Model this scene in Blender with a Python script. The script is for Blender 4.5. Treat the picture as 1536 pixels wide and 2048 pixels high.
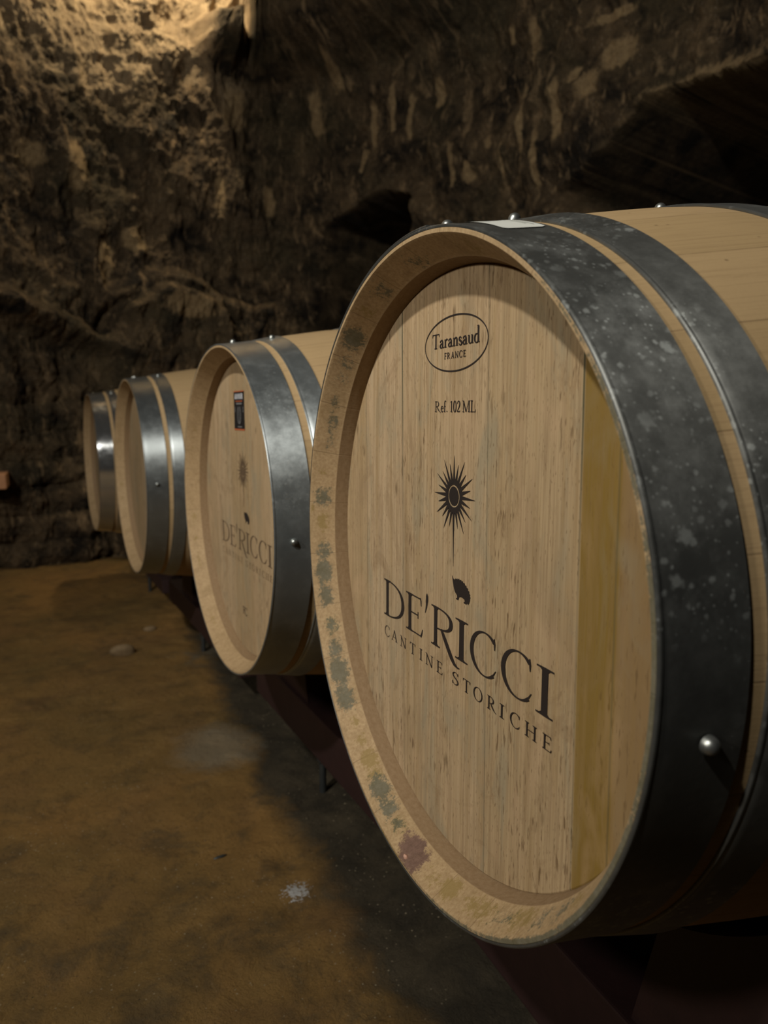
import bpy, bmesh, math, random
import numpy as np
from mathutils import Vector, Matrix
random.seed(7)
PI = math.pi
scene = bpy.context.scene
for o in list(bpy.data.objects): bpy.data.objects.remove(o)
C = scene.collection

# ------------------------------------------------------------------ camera, world, lamps, exposure
CAMZ = 0.80
cam = bpy.data.cameras.new('camera'); cam_o = bpy.data.objects.new('camera', cam); C.objects.link(cam_o)
cam.sensor_fit = 'VERTICAL'; cam.sensor_height = 36.0
cam.lens = 1389.4 / 2048 * 36.0
cam.clip_start = 0.02; cam.clip_end = 60
cam_o.location = (0, 0, CAMZ)
cam_o.rotation_euler = (math.radians(90 - 8.185), 0, math.radians(-23.816))
cam.dof.use_dof = True; cam.dof.focus_distance = 0.64; cam.dof.aperture_fstop = 6.5
scene.camera = cam_o

w = bpy.data.worlds.new('world'); scene.world = w; w.use_nodes = True
w.node_tree.nodes['Background'].inputs[0].default_value = (0.20, 0.25, 1.0, 1)
w.node_tree.nodes['Background'].inputs[1].default_value = 0.0055

def lamp(name, loc, power, col, rad, spot=None, target=None, blend=.5):
    L = bpy.data.lights.new(name, 'SPOT' if spot else 'POINT'); L.energy = power; L.color = col; L.shadow_soft_size = rad
    o = bpy.data.objects.new(name, L); C.objects.link(o); o.location = loc
    if spot:
        L.spot_size = math.radians(spot); L.spot_blend = blend
        o.rotation_euler = (Vector(target) - Vector(loc)).to_track_quat('-Z', 'Y').to_euler()
    return o
# lamp over the aisle, near the ceiling left of the camera
lamp('aisle_lamp', (-1.30, -0.16, CAMZ + 1.70), 205, (1.0, 0.955, 0.87), 0.045, 110, (.8, 2.2, 1.2), 1.0)
# low lamp on the rock across the aisle, facing the barrel heads
lamp('side_lamp', (-1.85, 0.30, CAMZ + 0.95), 72, (1.0, 0.93, 0.82), 0.10, 125, (.6, 1.2, .6), 1.0)
# lamp at the far end, high over the last barrels, grazing the rock
lamp('far_end_lamp', (0.60, 3.82, CAMZ + 2.68), 78, (1.0, 0.82, 0.55), 0.05, 140, (.45, 4.35, 2.95), .6)

vs = scene.view_settings
vs.view_transform = 'Standard'; vs.look = 'None'; vs.gamma = 1; vs.use_curve_mapping = False
vs.exposure = 0.0

# ------------------------------------------------------------------ node helpers
def mat(name):
    m = bpy.data.materials.new(name); m.use_nodes = True
    nt = m.node_tree; nt.nodes.clear()
    out = nt.nodes.new('ShaderNodeOutputMaterial'); b = nt.nodes.new('ShaderNodeBsdfPrincipled')
    nt.links.new(b.outputs[0], out.inputs[0])
    return m, nt, b
class N:
    def __init__(s, nt): s.nt = nt
    def lk(s, v, inp):
        if hasattr(v, 'links'): s.nt.links.new(v, inp)
        elif isinstance(v, (tuple, list)): inp.default_value = tuple(v) if len(v) == len(inp.default_value) else tuple(v) + (1,)
        else: inp.default_value = v
    def coord(s, k='Object'): return s.nt.nodes.new('ShaderNodeTexCoord').outputs[k]
    def mapping(s, v, scale=(1, 1, 1), loc=(0, 0, 0), rot=(0, 0, 0)):
        n = s.nt.nodes.new('ShaderNodeMapping'); s.lk(v, n.inputs[0]); n.inputs[1].default_value = loc; n.inputs[2].default_value = rot; n.inputs[3].default_value = scale
        return n.outputs[0]
    def noise(s, v, scale, detail=4, rough=.55, dist=0, col=False):
        n = s.nt.nodes.new('ShaderNodeTexNoise'); s.lk(v, n.inputs['Vector']); n.inputs['Scale'].default_value = scale
        n.inputs['Detail'].default_value = detail; n.inputs['Roughness'].default_value = rough; n.inputs['Distortion'].default_value = dist
        return n.outputs['Color' if col else 'Fac']
    def voro(s, v, scale, feat='F1', out='Distance', rnd=1):
        n = s.nt.nodes.new('ShaderNodeTexVoronoi'); n.feature = feat; s.lk(v, n.inputs['Vector']); n.inputs['Scale'].default_value = scale; n.inputs['Randomness'].default_value = rnd
        return n.outputs[out]
    def ramp(s, v, stops, interp='LINEAR'):
        n = s.nt.nodes.new('ShaderNodeValToRGB'); s.lk(v, n.inputs[0]); cr = n.color_ramp; cr.interpolation = interp
        while len(cr.elements) < len(stops): cr.elements.new(.5)
        for e, (p, c) in zip(cr.elements, stops):
            e.position = p; e.color = (c, c, c, 1) if not isinstance(c, tuple) else c + (1,)
        return n.outputs[0]
    def mix(s, f, a, b, mode='MIX'):
        n = s.nt.nodes.new('ShaderNodeMix'); n.data_type = 'RGBA'; n.blend_type = mode
        s.lk(f, n.inputs[0]); s.lk(a, n.inputs[6]); s.lk(b, n.inputs[7]); return n.outputs[2]
    def math(s, op, a, b=0, c=0, clamp=False):
        n = s.nt.nodes.new('ShaderNodeMath'); n.operation = op; n.use_clamp = clamp
        s.lk(a, n.inputs[0]); s.lk(b, n.inputs[1])
        if op in ('MULTIPLY_ADD', 'SMOOTH_MIN', 'COMPARE'): s.lk(c, n.inputs[2])
        return n.outputs[0]
    def sep(s, v):
        n = s.nt.nodes.new('ShaderNodeSeparateXYZ'); s.lk(v, n.inputs[0]); return n.outputs
    def comb(s, x, y, z):
        n = s.nt.nodes.new('ShaderNodeCombineXYZ'); s.lk(x, n.inputs[0]); s.lk(y, n.inputs[1]); s.lk(z, n.inputs[2]); return n.outputs[0]
    def rng(s, v, a, b, c=0, d=1):
        n = s.nt.nodes.new('ShaderNodeMapRange'); s.lk(v, n.inputs[0])
        for i, x in enumerate((a, b, c, d)): n.inputs[1 + i].default_value = x
        return n.outputs[0]
    def attr(s, name):
        n = s.nt.nodes.new('ShaderNodeAttribute'); n.attribute_name = name; return n.outputs
    def bump(s, h, strength, dist, prev=None):
        n = s.nt.nodes.new('ShaderNodeBump'); n.inputs['Strength'].default_value = strength; n.inputs['Distance'].default_value = dist
        s.lk(h, n.inputs['Height'])
        if prev is not None: s.nt.links.new(prev, n.inputs['Normal'])
        return n.outputs[0]
    def orand(s): return s.nt.nodes.new('ShaderNodeObjectInfo').outputs['Random']

# ------------------------------------------------------------------ materials
def wood_head(name, planks, seed, bright=1.0, seam_strength=1.0, yellow=None):
    """flat head: vertical grain along z, planks side by side across y.  planks: [(y0, colour)...]"""
    m, nt, b = mat(name); n = N(nt)
    P = n.coord(); x, y, z = n.sep(P)
    a = n.math('MULTIPLY', y, -1)
    wob = n.math('MULTIPLY', n.math('SUBTRACT', n.noise(n.comb(0, seed, z), 3, 1), .5), .004)
    a2 = n.math('ADD', n.math('ADD', a, wob), n.math('MULTIPLY', z, 0.02))
    stops = []
    for a0, c in planks: stops.append(((a0 + .3) / .6, c))
    base = n.ramp(n.rng(a2, -.3, .3), stops, 'CONSTANT')
    # grain
    g1 = n.noise(n.comb(n.math('MULTIPLY', a, 420), seed, n.math('MULTIPLY', z, 9)), 1, 3, .6)
    g2 = n.noise(n.comb(n.math('MULTIPLY', a, 90), seed + 3, n.math('MULTIPLY', z, 3.0)), 1, 4, .6, .6)
    g3 = n.noise(n.comb(n.math('MULTIPLY', a, 26), seed + 9, n.math('MULTIPLY', z, 9.0)), 1, 3, .6, .9)
    c = n.mix(n.rng(g1, .38, .66), base, (.24, .155, .08), 'MIX'); c = n.mix(.55, base, c)
    c = n.mix(n.math('MULTIPLY', n.rng(g2, .5, .68), .6), c, (.34, .23, .11))
    c = n.mix(n.math('MULTIPLY', n.rng(g3, .52, .70), .55), c, (.30, .265, .18))
    c = n.mix(n.math('MULTIPLY', n.rng(g3, .46, .30), .40), c, (.54, .37, .22))
    # dark flecks, short and vertical
    f = n.noise(n.comb(n.math('MULTIPLY', a, 300), seed + 5, n.math('MULTIPLY', z, 55)), 1, 2, .5)
    dens = n.rng(n.noise(n.comb(n.math('MULTIPLY', a, 14), seed + 1, n.math('MULTIPLY', z, 6)), 1, 2), .42, .62)
    c = n.mix(n.math('MULTIPLY', n.math('MULTIPLY', n.rng(f, .60, .70), dens), .8), c, (.12, .07, .032))
    v = n.voro(n.comb(n.math('MULTIPLY', a, 26), seed, n.math('MULTIPLY', z, 11)), 1)
    c = n.mix(n.math('MULTIPLY', n.rng(v, .10, .03), .6), c, (.10, .065, .03))
    f2 = n.noise(n.comb(n.math('MULTIPLY', a, 700), seed + 15, n.math('MULTIPLY', z, 160)), 1, 1, .5)
    c = n.mix(n.math('MULTIPLY', n.rng(f2, .66, .74), .55), c, (.14, .085, .04))
    sw = n.noise(n.comb(n.math('MULTIPLY', a, 11), seed + 21, n.math('MULTIPLY', z, 7)), 1, 5, .7, 2.2)
    c = n.mix(n.math('MULTIPLY', n.rng(sw, .56, .64), .35), c, (.26, .17, .09))
    # large cloudy marks
    big = n.noise(n.comb(n.math('MULTIPLY', a, 7), seed + 2, n.math('MULTIPLY', z, 5)), 1, 3, .6, 1.2)
    c = n.mix(n.math('MULTIPLY', n.rng(big, .55, .7), .28), c, (.24, .165, .095))
    if yellow:   # one plank of yellow sapwood
        ym = n.math('MULTIPLY', n.rng(a2, yellow[0], yellow[0] + .0015), n.rng(a2, yellow[1] + .006, yellow[1]))
        c = n.mix(n.math('MULTIPLY', ym, .48), c, (.25, .155, .035))
        c = n.mix(n.math('MULTIPLY', n.rng(a2, yellow[1], yellow[1] + .01), .35), c, (.26, .17, .075))
    # joints
    for k, (a0, _) in enumerate(planks[1:]):
        d = n.math('ABSOLUTE', n.math('SUBTRACT', a2, a0))
        up = n.rng(z, .02, .20, .25, 1.0) if k % 2 else .35
        c = n.mix(n.math('MULTIPLY', n.math('MULTIPLY', n.rng(d, .0014, .0005), up), seam_strength), c, (.055, .062, .035))
    c = n.mix(1, c, (bright, bright, bright), 'MULTIPLY')
    n.lk(c, b.inputs['Base Color']); b.inputs['Roughness'].default_value = .62
    b.inputs['Specular IOR Level'].default_value = .25
    n.lk(n.bump(n.math('ADD', g1, n.math('MULTIPLY', f, .5)), .25, .0006), b.inputs['Normal'])
    return m

def wood_stave(name, seed, bright=1.0):
    """barrel body: UV.x = angle/turn, UV.y = metres along the profile; attribute marks: R mould, G yellow stain, B wine stain"""
    m, nt, b = mat(name); n = N(nt)
    uv = n.coord('UV'); u, v, _ = n.sep(uv); P = n.coord(); x, y, z = n.sep(P)
    at = n.attr('marks'); r_, g_, b_ = n.sep(at['Vector'])
    ends = n.attr('ends')['Fac']
    st = n.math('MULTIPLY', u, 27)
    cell = nt.nodes.new('ShaderNodeTexWhiteNoise'); cell.noise_dimensions = '1D'; n.lk(n.math('ADD', n.math('FLOOR', st), seed), cell.inputs['W'])
    tone = cell.outputs['Value']
    c = n.mix(tone, (.50, .35, .185), (.43, .30, .15))
    g = n.noise(n.comb(n.math('MULTIPLY', x, 5), n.math('MULTIPLY', u, 900), seed), 1, 3, .6, .3)
    g2 = n.noise(n.comb(n.math('MULTIPLY', x, 14), n.math('MULTIPLY', u, 260), seed), 1, 4, .6, .5)
    c = n.mix(n.math('MULTIPLY', n.rng(g, .5, .72), .30), c, (.24, .15, .075))
    c = n.mix(n.math('MULTIPLY', n.rng(g2, .52, .72), .30), c, (.30, .20, .10))
    sp = n.voro(n.comb(n.math('MULTIPLY', x, 40), n.math('MULTIPLY', u, 110), seed), 1)
    c = n.mix(n.math('MULTIPLY', n.rng(sp, .09, .03), .6), c, (.10, .06, .03))
    # joints between staves
    fr = n.math('ABSOLUTE', n.math('SUBTRACT', n.math('FRACT', st), .5))
    j = n.rng(fr, .488, .496)
    c = n.mix(n.math('MULTIPLY', j, n.rng(n.noise(n.comb(x, u, seed), 40, 2), .35, .6, .15, .6)), c, (.20, .13, .065))
    # end grain of the chime: speckled, cross-cut scratches
    e1 = n.noise(P, 300, 3, .65); e2 = n.noise(n.comb(n.math('MULTIPLY', u, 120), n.math('MULTIPLY', v, 60), seed), 1, 4, .65, .4)
    ec = n.mix(n.rng(e1, .35, .7), (.50, .36, .20), (.36, .24, .125))
    ec = n.mix(n.math('MULTIPLY', n.rng(e2, .5, .75), .5), ec, (.25, .165, .08))
    e3 = n.noise(P, 26, 5, .7, .5)
    ec = n.mix(n.math('MULTIPLY', n.rng(e3, .50, .68), .45), ec, (.27, .185, .085))
    ec = n.mix(n.math('MULTIPLY', n.math('MULTIPLY', j, 1.0), .45), ec, (.16, .10, .05)); ec = n.mix(n.math('MULTIPLY', tone, .25), ec, (.34, .235, .125))
    c = n.mix(ends, c, ec)
    # croze band: darker red-brown raw end
    cz = n.attr('croze')['Fac']
    cn = n.noise(n.comb(n.math('MULTIPLY', u, 260), n.math('MULTIPLY', v, 220), seed), 1, 5, .7)
    cc = n.mix(n.rng(cn, .35, .65), (.30, .205, .115), (.24, .155, .08))
    c = n.mix(cz, c, cc)
    # stains
    nz = n.noise(P, 160, 6, .85); nz2 = n.noise(P, 60, 6, .85)
    def stain(ch, lo, col, c, amt=1.0, nzv=nz):
        k = n.math('ADD', n.math('MULTIPLY', ch, 1.0), n.math('MULTIPLY', n.math('SUBTRACT', nzv, .5), 2.6))
        k = n.math('MULTIPLY', n.rng(k, lo, lo + .22), n.rng(ch, .03, .2))
        return n.mix(n.math('MULTIPLY', k, amt), c, col)
    c = stain(g_, .50, (.27, .19, .06), c, .7)
    c = stain(r_, .50, n.mix(n.rng(nz2, .35, .65), (.085, .085, .05), (.16, .16, .12)), c, .85)
    c = stain(b_, .45, n.mix(n.rng(nz, .35, .65), (.10, .055, .045), (.21, .125, .10)), c, .9, nz2)
    c = n.mix(1, c, (bright, bright, bright), 'MULTIPLY')
    n.lk(c, b.inputs['Base Color']); b.inputs['Roughness'].default_value = .68; b.inputs['Specular IOR Level'].default_value = .22
    h = n.math('ADD', n.math('MULTIPLY', g, .6), n.math('MULTIPLY', j, -1.2))
    n.lk(n.bump(n.math('ADD', h, n.math('MULTIPLY', e1, .5)), .25, .0008), b.inputs['Normal'])
    return m

def steel(name, base, rough, seed, spots=.5, metallic=.85):
    m, nt, b = mat(name); n = N(nt)
    P = n.coord(); x, y, z = n.sep(P)
    big = n.noise(P, 7, 4, .6, .5); mid = n.noise(P, 34, 5, .7); fine = n.noise(P, 160, 3, .6)
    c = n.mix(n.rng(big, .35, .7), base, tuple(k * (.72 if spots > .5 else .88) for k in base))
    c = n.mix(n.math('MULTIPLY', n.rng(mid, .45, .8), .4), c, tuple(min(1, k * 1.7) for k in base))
    sel = n.rng(n.noise(P, 8, 3, .6), .47, .60)
    sp = 0
    for sc_, lo, hi, am in ((46, .26, .13, .65), (95, .25, .13, .6), (190, .22, .12, .6)):
        v = n.voro(n.mapping(P, (1, 1, 1), (seed, seed + sc_, 0)), sc_)
        q = n.math('MULTIPLY', n.rng(n.math('ADD', v, n.math('MULTIPLY', n.math('SUBTRACT', fine, .5), .6)), lo, hi), am)
        sp = n.math('MAXIMUM', sp, q)
    sp = n.math('MULTIPLY', n.math('MULTIPLY', sp, sel), spots)
    haze = n.math('MULTIPLY', n.math('MULTIPLY', sel, n.rng(mid, .45, .70)), spots * .26)
    c = n.mix(haze, c, (.36, .38, .37))
    c = n.mix(n.math('MULTIPLY', sp, .8), c, (.60, .64, .62))
    sp = n.math('MAXIMUM', sp, haze)
    n.lk(c, b.inputs['Base Color'])
    n.lk(n.math('MULTIPLY', metallic, n.rng(sp, 0, 1, 1, .4)), b.inputs['Metallic'])
    n.lk(n.math('ADD', n.rng(mid, .3, .7, rough - .05, rough + .09), n.math('MULTIPLY', sp, .25)), b.inputs['Roughness'])
    b.inputs['Anisotropic'].default_value = .75; b.inputs['Anisotropic Rotation'].default_value = .25
    tg = nt.nodes.new('ShaderNodeTangent'); tg.direction_type = 'RADIAL'; tg.axis = 'X'; n.lk(tg.outputs[0], b.inputs['Tangent'])
    n.lk(n.bump(n.math('ADD', fine, n.math('MULTIPLY', mid, 2)), .12, .0005), b.inputs['Normal'])
    return m

def plain(name, col, rough=.6, metallic=0, nscale=60, namt=.25, bump=.0):
    m, nt, b = mat(name); n = N(nt)
    k = n.noise(n.coord(), nscale, 4, .6)
    c = n.mix(n.math('MULTIPLY', n.rng(k, .3, .75), namt), col, tuple(q * .45 for q in col))
    n.lk(c, b.inputs['Base Color']); b.inputs['Roughness'].default_value = rough; b.inputs['Metallic'].default_value = metallic
    if bump: n.lk(n.bump(k, .5, bump), b.inputs['Normal'])
    return m

M = {}
OAK = (.50, .365, .215); OAK2 = (.46, .335, .19); OAK3 = (.54, .40, .245); YEL = (.225, .145, .032)
M['head_near'] = wood_head('oak head near', [(-.3, OAK2), (-.205, OAK3), (-.105, OAK), (.0615, OAK2), (.181, YEL), (.218, (.27, .175, .075))], 1.3, 1.0, 1.0, (.181, .219))
M['head_second'] = wood_head('oak head second', [(-.3, OAK), (-.19, OAK3), (-.07, OAK2), (.05, OAK), (.15, OAK3), (.24, OAK2)], 5.1, .95, .35)
M['head_far'] = wood_head('oak head far', [(-.3, OAK), (-.16, OAK2), (-.02, OAK3), (.12, OAK), (.22, OAK2)], 8.7, .8, .35)
M['stave'] = [wood_stave('oak staves %d' % i, 11 + 7 * i, bb) for i, bb in enumerate((1.0, 1.0, .95, .9))]
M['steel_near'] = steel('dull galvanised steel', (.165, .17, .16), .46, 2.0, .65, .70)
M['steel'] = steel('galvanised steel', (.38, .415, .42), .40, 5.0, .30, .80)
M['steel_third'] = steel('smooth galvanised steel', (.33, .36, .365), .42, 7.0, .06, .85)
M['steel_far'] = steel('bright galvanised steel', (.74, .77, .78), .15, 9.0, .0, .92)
M['rivet'] = plain('rivet steel', (.42, .44, .42), .38, .9, 80, .3)
M['ink'] = plain('branded ink', (.018, .011, .008), .75, 0, 900, .0)
M['ink_faint'] = plain('faded brand', (.125, .080, .042), .8, 0, 300, .2)
M['ink_fainter'] = plain('nearly gone brand', (.27, .185, .10), .8, 0, 300, .2)
M['label'] = plain('white label', (.78, .80, .74), .5, 0, 40, .06)
M['label_grey'] = plain('label print grey', (.45, .46, .42), .6, 0, 200, .1)
M['black'] = plain('black label', (.012, .011, .012), .55, 0, 50, .1)
M['orange'] = plain('orange label edge', (.50, .12, .04), .55, 0, 50, .1)
M['white'] = plain('white print', (.62, .63, .66), .5, 0, 50, .1)
M['grey'] = plain('grey print', (.20, .20, .20), .5, 0, 50, .1)
M['maroon'] = plain('maroon painted timber', (.026, .0095, .009), .6, 0, 30, .5, .002)
M['bolt'] = plain('dark steel bolt', (.10, .11, .11), .45, .8, 90, .4)
M['knot'] = plain('pink knot', (.62, .36, .26), .6, 0, 300, .4, .001)

def rock_material():
    m, nt, b = mat('cave rock'); n = N(nt)
    P = n.coord(); x, y, z = n.sep(P); uv = n.coord('UV'); u, v, _ = n.sep(uv)
    tan = n.attr('tan')['Fac']; lightrock = n.attr('bare')['Fac']
    S = n.comb(n.math('MULTIPLY', u, 1.0), n.math('MULTIPLY', v, .38), 0)
    n1 = n.noise(P, 5.5, 8, .72, .5); n2 = n.noise(S, 22, 6, .7, .5); n3 = n.noise(P, 38, 5, .72); n4 = n.noise(P, 2.2, 3, .5)
    c = n.mix(n.rng(n1, .40, .62), (.024, .018, .012), (.195, .132, .070))
    c = n.mix(n.math('MULTIPLY', n.rng(n2, .54, .64), .75), c, (.44, .30, .16))
    c = n.mix(n.math('MULTIPLY', n.rng(n4, .45, .65), .5), c, n.mix(n.rng(n3, .4, .7), (.055, .046, .025), (.165, .133, .066)))
    c = n.mix(n.math('MULTIPLY', n.rng(n3, .60, .76), .6), c, (.32, .225, .125))
    # pale drips where the dark crust has gone
    tk = n.math('ADD', tan, n.math('MULTIPLY', n.math('SUBTRACT', n.noise(S, 30, 6, .8), .5), 2.0))
    tc = n.mix(n.rng(n3, .35, .7), (.55, .39, .20), (.32, .21, .105))
    c = n.mix(n.math('MULTIPLY', n.math('MULTIPLY', n.rng(tk, .32, .66), n.rng(tan, .02, .35)), .92), c, tc)
    # bare tan tufa up on the left
    bc = n.mix(n.rng(n1, .35, .7), (.62, .46, .27), (.34, .24, .14)); bc = n.mix(n.math('MULTIPLY', n.rng(n2, .5, .7), .5), bc, (.13, .085, .05))
    bk = n.rng(n.math('ADD', lightrock, n.math('MULTIPLY', n.math('SUBTRACT', n.noise(P, 7, 8, .78, .6), .5), 2.4)), .40, .80)
    c = n.mix(bk, c, bc)
    # pale lichen specks
    sp = n.voro(P, 55)
    c = n.mix(n.math('MULTIPLY', n.math('MULTIPLY', n.rng(sp, .20, .08), n.rng(n1, .46, .58)), .7), c, (.46, .38, .28))
    n.lk(c, b.inputs['Base Color']); b.inputs['Roughness'].default_value = .8; b.inputs['Specular IOR Level'].default_value = .25
    bb = n.bump(n.noise(P, 9, 9, .75, .3), 1.0, .06)
    bb = n.bump(n.noise(P, 45, 6, .75), .9, .014, bb)
    n.lk(bb, b.inputs['Normal'])
    return m
M['rock'] = rock_material()

def floor_material():
    m, nt, b = mat('dirt floor'); n = N(nt)
    P = n.coord(); x, y, z = n.sep(P)
    n1 = n.noise(P, 1.6, 5, .6, .4); n2 = n.noise(P, 9, 7, .68, .3); n3 = n.noise(P, 60, 5, .7); n4 = n.noise(P, 3.3, 4, .6, .8)
    c = n.mix(n.rng(n1, .35, .65), (.34, .185, .052), (.21, .135, .041))
    c = n.mix(n.math('MULTIPLY', n.rng(n4, .5, .68), .5), c, (.23, .125, .048))
    c = n.mix(n.math('MULTIPLY', n.rng(n2, .5, .7), .6), c, (.085, .060, .026))
    c = n.mix(n.math('MULTIPLY', n.rng(n3, .55, .75), .5), c, (.08, .052, .022))
    dark_amt = n.attr('floor_dark')['Fac']  # painted light falloff near the camera, plus the darker barrel side
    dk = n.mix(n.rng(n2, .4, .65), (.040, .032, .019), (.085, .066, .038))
    c = n.mix(n.rng(n.math('ADD', dark_amt, n.math('MULTIPLY', n.math('SUBTRACT', n2, .5), .9)), .35, .75), c, dk)
    pale = n.attr('pale')['Fac']
    pk = n.rng(n.math('ADD', pale, n.math('MULTIPLY', n.math('SUBTRACT', n2, .5), 1.0)), .4, .85)
    c = n.mix(n.math('MULTIPLY', pk, .65), c, (.30, .25, .17))
    v = n.voro(P, 90); v2 = n.voro(P, 38)
    sel = n.rng(n.noise(P, 5, 3, .6), .44, .58)
    c = n.mix(n.math('MULTIPLY', n.math('MULTIPLY', n.rng(v, .16, .07), sel), .85), c, (.48, .40, .26))
    c = n.mix(n.math('MULTIPLY', n.rng(v2, .07, .03), .8), c, (.03, .022, .012))
    salt = n.attr('salt')['Fac']
    sk = n.math('MULTIPLY', n.rng(n.math('ADD', salt, n.math('MULTIPLY', n.math('SUBTRACT', n.noise(P, 150, 4, .7), .5), 2.2)), .95, 1.15), n.rng(salt, .05, .3))
    c = n.mix(sk, c, (.55, .54, .52))
    n.lk(c, b.inputs['Base Color']); b.inputs['Roughness'].default_value = .78; b.inputs['Specular IOR Level'].default_value = .3
    bb = n.bump(n.noise(P, 12, 9, .72, .4), .9, .03)
    bb = n.bump(n.noise(P, 70, 6, .75), .8, .008, bb)
    n.lk(bb, b.inputs['Normal'])
    return m
M['floor'] = floor_material()

# ------------------------------------------------------------------ mesh helpers
def link(name, me, material, parent=None):
    o = bpy.data.objects.new(name, me); C.objects.link(o)
    if material: me.materials.append(material)
    if parent: o.parent = parent
    return o
def mesh(name, verts, faces, smooth=True):
    me = bpy.data.meshes.new(name); me.from_pydata([tuple(map(float, v)) for v in verts], [], faces); me.update()
    if smooth: me.polygons.foreach_set('use_smooth', [True] * len(me.polygons))
    return me
def tag(o, label=None, cat=None, group=None, kind=None):
    for k, v in (('label', label), ('category', cat), ('group', group), ('kind', kind)):
        if v: o[k] = v
    return o
def sharp(me, deg=35):
    me.set_sharp_from_angle(angle=math.radians(deg))

def lathe(profile, nang=216, x0=0, close=False, a0=0.0, a1=2 * PI, jitter=None):
    """profile [(s, r)...] turned about the X axis; angle measured from -Y (towards the viewer) over +Z"""
    full = abs(a1 - a0 - 2 * PI) < 1e-6
    cols = nang if full else nang + 1
    V, F, UV = [], [], []
    npf = len(profile)
    L = [0]
    for i in range(1, npf): L.append(L[-1] + math.dist(profile[i], profile[i - 1]))
    for j in range(cols):
        a = a0 + (a1 - a0) * j / nang
        for i, (s, r) in enumerate(profile):
            rr = r + (jitter(i, a) if jitter else 0)
            V.append((s, -rr * math.cos(a), rr * math.sin(a)))
    uvs = []
    for j in range(nang):
        j2 = (j + 1) % cols
        rngi = range(npf if close else npf - 1)
        for i in rngi:
            i2 = (i + 1) % npf
            F.append((j * npf + i, j * npf + i2, j2 * npf + i2, j2 * npf + i))
            ua, ub = (a0 + (a1 - a0) * j / nang) / (2 * PI), (a0 + (a1 - a0) * (j + 1) / nang) / (2 * PI)
            uvs += [(ua, L[i]), (ua, L[i2]), (ub, L[i2]), (ub, L[i])]
    if not full:
        if close:
            F.append(tuple(range(npf - 1, -1, -1))); uvs += [(0, 0)] * npf
            F.append(tuple(range((cols - 1) * npf, cols * npf))); uvs += [(0, 0)] * npf
    return V, F, uvs
def add_uv(me, uvs):
    l = me.uv_layers.new(name='UVMap')
    l.data.foreach_set('uv', [c for p in uvs for c in p])

# ------------------------------------------------------------------ barrel geometry (front chime plane at s = 0, axis at z = 0)
R_S = [0, .03, .058, .07, .105, .2, .3, .4, .475]
R_R = [.2972, .3010, .3050, .3080, .3163, .3328, .3450, .3518, .3537]
LEN = .95
def rad(s):
    s = min(s, LEN - s)
    return float(np.interp(s, R_S, R_R))
# smooth the bulge a little
_xs = np.linspace(0, .475, 96); _ys = np.interp(_xs, R_S, R_R); _k = np.exp(-np.linspace(-2, 2, 9) ** 2); _k /= _k.sum()
_pad = np.r_[_ys[:4], _ys, _ys[-5:-1][::-1]]; _ys = np.convolve(_pad, _k, 'same')[4:-4]; _ys[:3] = np.interp(_xs[:3], R_S, R_R)
def rad(s):
    s = min(s, LEN - s); return float(np.interp(s, _xs, _ys))

STEP_J = [random.uniform(-1, 1) for _ in range(27)]
def stave_jitter(i, a):
    k = int((a / (2 * PI) * 27) % 27)
    if 13 <= i <= 16: return STEP_J[k] * .0006
    return 0
def stave_mesh(name, marks):
    inner = [(.0435 + .03, .262), (.0445, .262), (.0443, .2746), (.0435, .2746), (.036, .2768), (.0283, .2784)]
    nb = 12
    bevel = [(.0275 + (0.0006 - .0275) * k / nb, .2790 + (.2933 - .2790) * k / nb) for k in range(nb + 1)]
    flat = [(.0, .2938), (.0, .2955), (.0, .2968), (.0006, .2974)]
    outer = [(s, rad(s)) for s in [.004, .015, .03, .045, .058, .07, .085, .105] + list(np.linspace(.13, LEN - .004, 34))]
    tail = [(LEN - .0006, .2974), (LEN, .2968), (LEN, .2938), (LEN - .0275, .279), (LEN - .0435, .2746), (LEN - .0445, .262), (LEN - .07, .262)]
    prof = inner + bevel + flat + outer + tail
    V, F, uvs = lathe(prof, 432)
    me = mesh(name, V, F); add_uv(me, uvs)
    npf = len(prof); n = len(V)
    idx = np.arange(n) % npf; ang = (np.arange(n) // npf) / 432 * 360
    ends = ((idx >= 6) & (idx < 6 + nb + 1 + 4)).astype(float); croze = ((idx <= 5)).astype(float)
    for nm, arr in (('ends', ends), ('croze', croze)):
        at = me.attributes.new(nm, 'FLOAT', 'POINT'); at.data.foreach_set('value', arr)
    mk = np.zeros((n, 3))
    r = np.array([prof[i][1] for i in idx])
    for (a, rr, wa, wr, ch, st) in marks:
        da = (ang - a + 180) % 360 - 180
        g = np.exp(-np.abs(da / wa) ** 2.2 - np.abs((r - rr) / wr) ** 2.2) * st * 1.05
        g[idx > 22] = 0; g[idx < 6] = 0
        mk[:, ch] = np.maximum(mk[:, ch], g)
    at = me.attributes.new('marks', 'FLOAT_VECTOR', 'POINT'); at.data.foreach_set('vector', mk.ravel())
    sharp(me, 25)
    return me

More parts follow.
